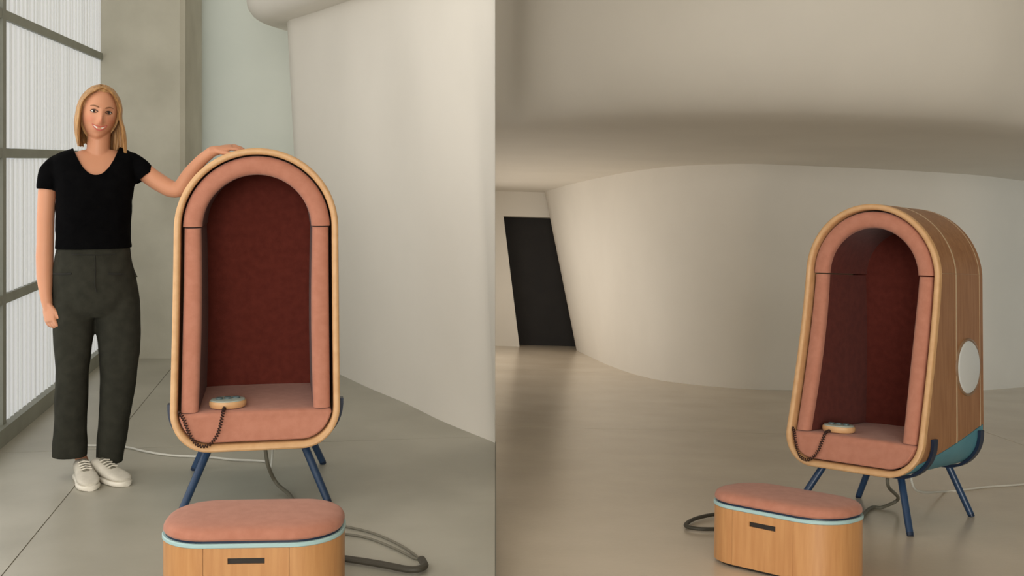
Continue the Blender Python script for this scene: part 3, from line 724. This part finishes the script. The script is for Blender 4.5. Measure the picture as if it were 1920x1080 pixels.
# image-right arm, reaching to the hood
hand_l = ML @ Vector((-0.128, 0.13, 1.415)); iw = MW.inverted()
armB = [w3(240, 303, 0.015), w3(256, 308, 0.01), w3(278, 328, -0.01), w3(305, 346, -0.04), w3(324, 355, -0.06), w3(339, 352, -0.08), w3(355, 327, -0.13), w3(376, 302, -0.20), w3(398, 284, -0.265)]
body.tube(spline(armB, 3) + [armB[-1] + Vector((1, -0.10, 0.22)).normalized() * q for q in (0.012, 0.026, 0.042)], [r for r in [0.036, 0.037, 0.038, 0.039, 0.040, 0.040, 0.040, 0.040, 0.040, 0.039, 0.0385, 0.038, 0.037, 0.036, 0.036, 0.036, 0.035, 0.034, 0.032, 0.030, 0.028, 0.0265, 0.0255, 0.0245, 0.0235, 0.0225, 0.0205, 0.017]], 20)
def hand(mb, wrist, fwd, back, thumb_side, curls, spread=0.10, sc=1.0, tcurl=0.4, thumb_out=0.75):
    """palm loft plus four fingers and a thumb; fwd = wrist to knuckles, back = out of the back of the hand"""
    fwd = fwd.normalized(); back = (back - fwd * back.dot(fwd)).normalized(); lat = fwd.cross(back).normalized() * thumb_side
    rings = []
    for t, w, th in ((0.0, 0.023, 0.018), (0.02, 0.028, 0.018), (0.045, 0.036, 0.017), (0.07, 0.039, 0.015), (0.088, 0.037, 0.012), (0.094, 0.030, 0.008)):
        c = wrist + fwd * t * sc; rings.append([c + lat * (w * sc * math.cos(a)) + back * (th * sc * math.sin(a)) for a in [2 * math.pi * k / 20 for k in range(20)]])
    mb.loft(rings); nails = []
    for i, (off, ln) in enumerate(((0.028, 0.070), (0.0095, 0.078), (-0.0095, 0.073), (-0.0275, 0.058))):
        d = (fwd + lat * spread * (off / 0.028)).normalized(); p = wrist + fwd * 0.082 * sc + lat * off * sc; pts = [p - fwd * 0.02]; b = back.copy()
        pts.append(p.copy()); c = curls[i] if isinstance(curls, (list, tuple)) else curls
        for seg, (fr, cc) in enumerate(((0.45, 0.6), (0.30, 1.0), (0.25, 0.8))):
            ax = d.cross(b); R = Matrix.Rotation(-c * cc, 3, ax); d = (R @ d).normalized(); b = (R @ b).normalized(); p = p + d * ln * fr * sc; pts.append(p.copy())
        mb.tube(pts, [0.0095 * sc, 0.0092 * sc, 0.0085 * sc, 0.0078 * sc, 0.0066 * sc], 12, dome=True)
        nails.append((p - d * 0.006 * sc + b * 0.0058 * sc, d, b))
    d = (fwd * (1 - thumb_out * 0.5) + lat * thumb_out - back * 0.25).normalized(); p = wrist + fwd * 0.026 * sc + lat * 0.020 * sc; b = (back + lat * 0.4).normalized()
    pts = [p - d * 0.01, p.copy()]
    for fr, cc in ((0.036, 0.3), (0.032, 0.5), (0.024, 0.5)):
        tgt = fwd - back * 0.3; d = d.lerp(tgt.normalized(), tcurl * cc).normalized(); p = p + d * fr * sc; pts.append(p.copy())
    mb.tube(pts, [0.014 * sc, 0.0135 * sc, 0.0115 * sc, 0.0098 * sc, 0.008 * sc], 12, dome=True)
    return nails
wa = w3(88, 566, -0.035)
nailA = hand(body, wa, Vector((0.16, -0.10, -1)), Vector((-0.75, -0.62, -0.1)), -1, [0.45, 0.5, 0.55, 0.6], 0.08, 0.92, 0.6, 0.5)
wb = w3(398, 283.5, -0.265)
kn = (iw @ (ML @ Vector((-0.098, 0.10, 1.448)))) - wb
nailB = hand(body, wb, Vector((1, -0.10, 0.22)), Vector((-0.2, -0.25, 1)), 1, [0.36, 0.33, 0.34, 0.38], 0.2, 0.92, 0.25, 0.55)
me = remesh('body', body, 0.0034, 2, 0.35)
ca = me.color_attributes.new('tint', 'FLOAT_COLOR', 'POINT'); HI = HM.inverted()
base_c = Vector(lin(200, 142, 110)[:3]); warm = Vector(lin(192, 114, 88)[:3])
for i, v in enumerate(me.vertices):
    c = base_c.copy(); q = HI @ v.co
    if abs(q.x) < 0.09 and abs(q.z) < 0.125 and q.y < 0.03:
        k = 0.6 * max(g(abs(q.x) - 0.042, 0.018) * g(q.z + 0.028, 0.018), g(q.x, 0.012) * g(q.z + 0.032, 0.014))
        c = c.lerp(warm, k)
    ca.data[i].color = (c.x, c.y, c.z, 1)
me.materials.append(M['skin'])
person = bpy.data.objects.new('person', me); COL.objects.link(person); person.matrix_world = MW
tag(person, 'smiling blonde woman in black shirt and olive trousers, hand on the frontal chair', 'person')
# --- face
for sx in (-1, 1):
    ex, ez = sx * 0.0305, 0.008; ey = face_y(ex, ez)
    c = HM @ Vector((ex, ey + 0.0075, ez))
    e = MB(); e.loft([[c + Vector((0.0122 * math.cos(a) * math.cos(t), 0.0122 * math.sin(a) * math.cos(t), 0.0122 * math.sin(t))) for a in [2 * math.pi * k / 20 for k in range(20)]] for t in [math.radians(x) for x in range(-80, 81, 16)]])
    eo = e.build('eye', M['eye'], person)
    ic = HM @ Vector((ex, ey - 0.0035, ez)); f_ = (HM.to_3x3() @ Vector((0, -1, 0)))
    MB().tube([ic + f_ * -0.003, ic + f_ * 0.0015], [0.0062, 0.0052], 16).build('iris', M['iris'], eo)
    # lids, lashes and brow
    for nm, dz, th, m in (('upper_lid', 0.0060, 0.0026, 'lash'), ('lower_lid', -0.0062, 0.0016, 'lash')):
        pts = []
        for k in range(9):
            t = (k / 8 - 0.5) * 2; x = ex + t * 0.0155; z = ez + dz * (1 - t * t) + (0.0004 * t * sx)
            pts.append(HM @ Vector((x, face_y(x, z) - 0.0028 - 0.001 * (1 - t * t), z)))
        MB().tube(pts, [th * (0.5 + 0.5 * (1 - (k / 4 - 1) ** 2)) for k in range(9)], 8).build(nm, M[m], person)
    pts = []
    for k in range(8):
        t = k / 7; x = sx * lerp(0.013, 0.048, t); z = 0.0255 + 0.006 * math.sin(t * 2.4); pts.append(HM @ Vector((x, face_y(x, z) - 0.001, z)))
    MB().tube(pts, [0.0022, 0.003, 0.003, 0.0028, 0.0026, 0.0022, 0.0016, 0.001], 8).build('eyebrow', M['brow'], person)
def mouthcurve(z0, lift, w, proud, n=13):
    return [HM @ Vector((x, face_y(x, z) - proud, z)) for x, z in [((k / (n - 1) - 0.5) * 2 * w, z0 + lift * ((k / (n - 1) - 0.5) * 2) ** 2) for k in range(n)]]
up_, lo_ = mouthcurve(-0.0560, 0.0090, 0.0320, 0.0012), mouthcurve(-0.0710, 0.0220, 0.0312, 0.0012)
MB().tube(up_, [0.0012 + 0.0018 * (1 - ((k - 6) / 6) ** 2) for k in range(13)], 8).build('lip', M['lip'], person)
MB().tube(lo_, [0.0012 + 0.0026 * (1 - ((k - 6) / 6) ** 2) for k in range(13)], 8).build('lip', M['lip'], person)
tu, tl = mouthcurve(-0.0565, 0.0090, 0.0290, 0.0004), mouthcurve(-0.0700, 0.0210, 0.0290, 0.0004)
P = []
for off in (0.0, 0.003):
    for k in range(13):
        for j in range(4): P.append(tu[k].lerp(tl[k], j / 3) + (HM.to_3x3() @ Vector((0, off, 0))))
solid(P, 12, 3).build('teeth', M['teeth'], person)
# --- hair: a cap of overlapping locks from the parting, falling to the shoulders
rnd = random.Random(3); hair = MB()
def shell_pt(u, v, o):              # a point o metres off the skull
    p = headpt(u, v); q = Vector((p.x / 0.0735, p.y / 0.095, p.z / 0.116)).normalized(); return p + Vector((q.x, q.y, q.z)) * o
cap = []
for j in range(26):
    row = []
    for k in range(64):
        u = 2 * math.pi * k / 64; uu = min(u, 2 * math.pi - u)
        vmin = lerp(-1.0, 1.0, max(0, min(1, (1.75 - uu) / 0.85))) if uu < 1.75 else -1.05
        v = lerp(vmin, 1.5, j / 25); row.append(HM @ shell_pt(u, v, 0.010))
    cap.append(row)
hair.loft(cap)
for sx in (-1, 1):
    for k in range(34):
        t = k / 33; root_y = lerp(-0.074, 0.085, t)                    # along the parting, front to back
        v0 = HM @ Vector((0.004 * sx + 0.008, root_y, 0.0))
        u0 = lerp(0.55, 2.95, t)                                        # where it crosses the temple
        jit = rnd.uniform(-0.06, 0.06); p = []
        vs_ = 0.88 if t < 0.1 else 1.25
        uroot = lerp(0.10, 2.9, t)
        for q, vv in ((0, lerp(1.12, 1.5, min(1, t * 2))), (0.3, lerp(0.93, 1.05, min(1, t * 2))), (0.6, 0.60), (0.8, 0.28), (1.0, -0.05)):
            uu = lerp(uroot, max(u0 + 0.55 * (1 - t), 1.22) if t < 0.6 else u0, min(1, q * 1.35)) + jit * q
            p.append(HM @ shell_pt(sx * uu, vv, 0.012 + 0.005 * q))
        a = p[-1]; inw = Vector((0.0, 0.0, 0))
        end_py = (272 if sx < 0 else 296) + rnd.uniform(-7, 4); zt = w3(186, end_py, 0).z
        back_k = max(0, (t - 0.35) / 0.65)
        xo = (HC.x - 0.088) if sx < 0 else (HC.x + 0.092)
        xe = lerp(xo + (0.004 if sx < 0 else 0.012) * (1 - t) * 1.5, HC.x + sx * 0.02, back_k); ye = lerp(a.y + 0.004, 0.075, back_k)
        for q in (0.35, 0.7, 1.0):
            sw = math.sin(q * 3.0 + k) * 0.003
            p.append(Vector((lerp(a.x, xe, q) + sx * 0.006 * math.sin(q * 3.14) + sw, lerp(a.y, ye, q) + sw, lerp(a.z, zt, q))))
        pts = spline(p, 4); n = len(pts)
        hair.tube(pts, [lerp(0.0075, 0.012, min(1, i / n * 2)) * (1 if i < n * 0.75 else lerp(1, 0.25, (i / n - 0.75) / 0.25)) for i in range(n)], 8, flat=0.6)
hair.build('hair', M['hair'], person, sharp=60)
# --- shirt
sh = MB()
shirt_rows = [(274, 152, 218, 0.05, 0.03), (280, 130, 236, 0.064, 0.026), (287, 110, 248, 0.078, 0.022), (297, 98, 256, 0.088, 0.018), (315, 98, 254, 0.102, 0.01), (345, 104, 252, 0.114, -0.002), (380, 105, 247, 0.118, -0.006), (410, 105, 245, 0.114, -0.004), (440, 105, 244, 0.112, 0.0), (467, 103, 246, 0.116, 0.002)]
sh.loft(rowrings(shirt_rows, 0.003, sub=5, n=40, sq=2.5))
sh.tube(spline([w3(118, 304, 0.02), w3(99, 315, 0.016), w3(91, 332, 0.012), w3(88.5, 358, 0.01)], 4), [0.045] * 13, 24)
sh.tube(spline([w3(228, 304, 0.02), w3(246, 306, 0.012), w3(261, 317, 0.0), w3(275, 334, -0.01)], 4), [0.049] * 13, 24)
sme = remesh('shirt', sh, 0.0045, 6, 0.5)
bm = bmesh.new(); bm.from_mesh(sme)
def inneck(co):                     # scoop neckline, told from the front
    r = MW @ co; d = r - Vector((0, 0, CAMH)); px = CX + F * d.x / d.y; py = CY - F * d.z / d.y
    if co.y > 0.035: return py < 283 and 138 < px < 226
    c = 180; hw = 40; dx = (px - c) / hw
    if abs(dx) > 1.12: return False
    lim = 328 - 46 * abs(dx) ** 2.0
    return py < lim
def sl_end(co):
    a, b = w3(91, 340, 0.012), w3(88.5, 358, 0.01); t = (b - a).normalized()
    if (co - b).dot(t) > -0.004 and (co - b).length < 0.06: return True
    a, b = w3(261, 317, 0.0), w3(275, 334, -0.01); t = (b - a).normalized()
    return (co - b).dot(t) > -0.004 and (co - b).length < 0.07
zh = w3(180, 466).z
bmesh.ops.delete(bm, geom=[v for v in bm.verts if inneck(v.co) or v.co.z < zh + 0.003 or sl_end(v.co)], context='VERTS')
for _ in range(14):                 # even out the cut edges
    mv = {}
    for v in bm.verts:
        nb = [e.other_vert(v).co for e in v.link_edges if e.is_boundary]
        if len(nb) == 2: mv[v] = v.co.lerp((nb[0] + nb[1]) / 2, 0.6)
    for v, c in mv.items(): v.co = c
for v in bm.verts:                  # soft folds
    n_ = noise.noise(Vector((v.co.x * 9, v.co.y * 9, v.co.z * 22))) * 0.5 + noise.noise(Vector((v.co.x * 22 + 5, v.co.y * 20, v.co.z * 30))) * 0.25
    v.co += v.normal * n_ * 0.006
bm.to_mesh(sme); bm.free(); sme.polygons.foreach_set('use_smooth', [True] * len(sme.polygons))
so_ = new_obj('shirt', sme, M['shirt'], person); md = so_.modifiers.new('hem', 'SOLIDIFY'); md.thickness = 0.003; md.offset = -1
tag(so_, 'black scoop-neck short-sleeved shirt')
# --- trousers
tr = MB()
tr.loft(rowrings([(461, 107, 244, 0.108, 0.002), (490, 101, 247, 0.116, 0.006), (520, 98, 255, 0.124, 0.012), (550, 97, 260, 0.124, 0.014), (578, 98, 262, 0.112, 0.012), (592, 104, 256, 0.09, 0.01)], sub=5, n=40, sq=2.5))
legA = [(560, 97, 180, 0.108, 0.01), (620, 99.5, 177, 0.098, 0.008), (690, 103, 168, 0.088, 0.004), (760, 102, 164, 0.082, 0.008), (815, 99, 163.5, 0.080, 0.012), (857, 97, 164, 0.080, 0.014)]
legB = [(560, 176, 261, 0.108, 0.01), (620, 180.5, 265, 0.098, 0.008), (690, 187, 259, 0.088, 0.004), (760, 186, 248, 0.082, 0.010), (815, 182, 239, 0.080, 0.016), (868, 179, 231, 0.078, 0.02)]
for lg in (legA, legB): tr.loft(rowrings(lg, sub=5, n=32, sq=2.4))
tme = remesh('trousers', tr, 0.0065, 3, 0.5)
bm = bmesh.new(); bm.from_mesh(tme); za, zb3 = w3(130, 857).z, w3(205, 868).z; xm = w3(172, 860).x
bmesh.ops.delete(bm, geom=[v for v in bm.verts if v.co.z < (za if v.co.x < xm else zb3) + 0.004], context='VERTS')
for v in bm.verts:
    n_ = noise.noise(Vector((v.co.x * 12, v.co.y * 12, v.co.z * 7))) * 0.6 + noise.noise(Vector((v.co.x * 20 + 3, v.co.y * 20, v.co.z * 16))) * 0.3
    v.co += v.normal * n_ * 0.007
bm.to_mesh(tme); bm.free(); tme.polygons.foreach_set('use_smooth', [True] * len(tme.polygons))
to_ = new_obj('trousers', tme, M['trouser'], person); md = to_.modifiers.new('hem', 'SOLIDIFY'); md.thickness = 0.003; md.offset = -1
tag(to_, 'olive grey straight-leg trousers')
from mathutils.bvhtree import BVHTree
bv = BVHTree.FromPolygons([v.co for v in tme.vertices], [tuple(p.vertices) for p in tme.polygons])
eye_l = iw @ Vector((0, 0, CAMH))
def ontro(px, py, off=0.002):
    d = (w3(px, py, 0) - eye_l).normalized(); h = bv.ray_cast(eye_l, d); return (h[0] - d * off) if h[0] else w3(px, py, -0.12)
for nm, pxs, r in (('waistband_seam', [(108, 474), (140, 477), (176, 478), (212, 477), (242, 473)], 0.0022), ('fly_seam', [(178, 478), (179, 505), (178, 530), (181, 548)], 0.002), ('pocket_welt', [(101, 513), (115, 514), (134, 513)], 0.004), ('pocket_welt', [(203, 513), (225, 514), (252, 513)], 0.004)):
    MB().tube(spline([ontro(*q) for q in pxs], 4), r, 8).build(nm, M['seamdark'], to_)
# flap of the side pocket standing out at the hip
fl_ = MB(); P = []
for off in (0, 0.006):
    for px, py in ((243, 492), (249, 500), (254, 511), (258, 519)):
        for q in (0, 1): P.append(w3(px - q * 12, py + (3 if q else 0), -0.02 - 0.02 * q + off))
solid(P, 3, 1).build('pocket_flap', M['trouser'], to_)
# --- shoes
def shoe(heel, toe, name='shoe'):
    heel, toe = Vector(heel), Vector(toe); ax = (toe - heel); L = ax.length; ax.normalize(); lat = Vector((ax.y, -ax.x, 0))
    def sec(t, w, h0, h1, n=20, sq=2.6):
        c = heel + ax * t * L; out = []
        for k in range(n):
            a = 2 * math.pi * k / n; ca_, sa_ = math.cos(a), math.sin(a)
            x = w * math.copysign(abs(ca_) ** (2 / sq), ca_); z = (h0 + h1) / 2 + (h1 - h0) / 2 * math.copysign(abs(sa_) ** (2 / sq), sa_)
            out.append(c + lat * x + Vector((0, 0, z)))
        return out
    up = MB().loft([sec(t, w, 0.018, h) for t, w, h in ((0.0, 0.020, 0.055), (0.02, 0.028, 0.075), (0.10, 0.034, 0.088), (0.25, 0.035, 0.088), (0.38, 0.037, 0.078), (0.52, 0.042, 0.066), (0.68, 0.046, 0.056), (0.82, 0.045, 0.048), (0.92, 0.037, 0.042), (0.98, 0.022, 0.034))])
    u = up.build(name, M['shoe'], person, sharp=50)
    MB().loft([sec(t, w, 0.0, 0.022, sq=5) for t, w in ((-0.01, 0.018), (0.01, 0.029), (0.08, 0.036), (0.25, 0.037), (0.45, 0.040), (0.65, 0.048), (0.80, 0.048), (0.92, 0.040), (0.98, 0.027), (1.01, 0.014))]).build('sole', M['sole'], u, sharp=50)
    MB().loft([sec(t, w, 0.05, h) for t, w, h in ((0.26, 0.018, 0.094), (0.38, 0.019, 0.084), (0.52, 0.018, 0.0705), (0.60, 0.014, 0.0645))]).build('tongue', M['shoe_grey'], u, sharp=50)
    for t in (0.34, 0.42, 0.50, 0.57):
        h = lerp(0.086, 0.064, (t - 0.30) / 0.30); c = heel + ax * t * L
        MB().tube([c + lat * x + Vector((0, 0, h + 0.006 - abs(x) * 0.25)) for x in (-0.024, -0.012, 0, 0.012, 0.024)], 0.003, 6).build('lace', M['sole'], u)
iwp = lambda px, py: iw @ Vector(gl(px, py))
tA = iwp(170, 921); hA = tA + Vector((-0.045, 0.25, 0)); tB = iwp(238, 912); hB = tB + Vector((-0.135, 0.21, 0))
shoe(hA, tA); shoe(hB, tB)
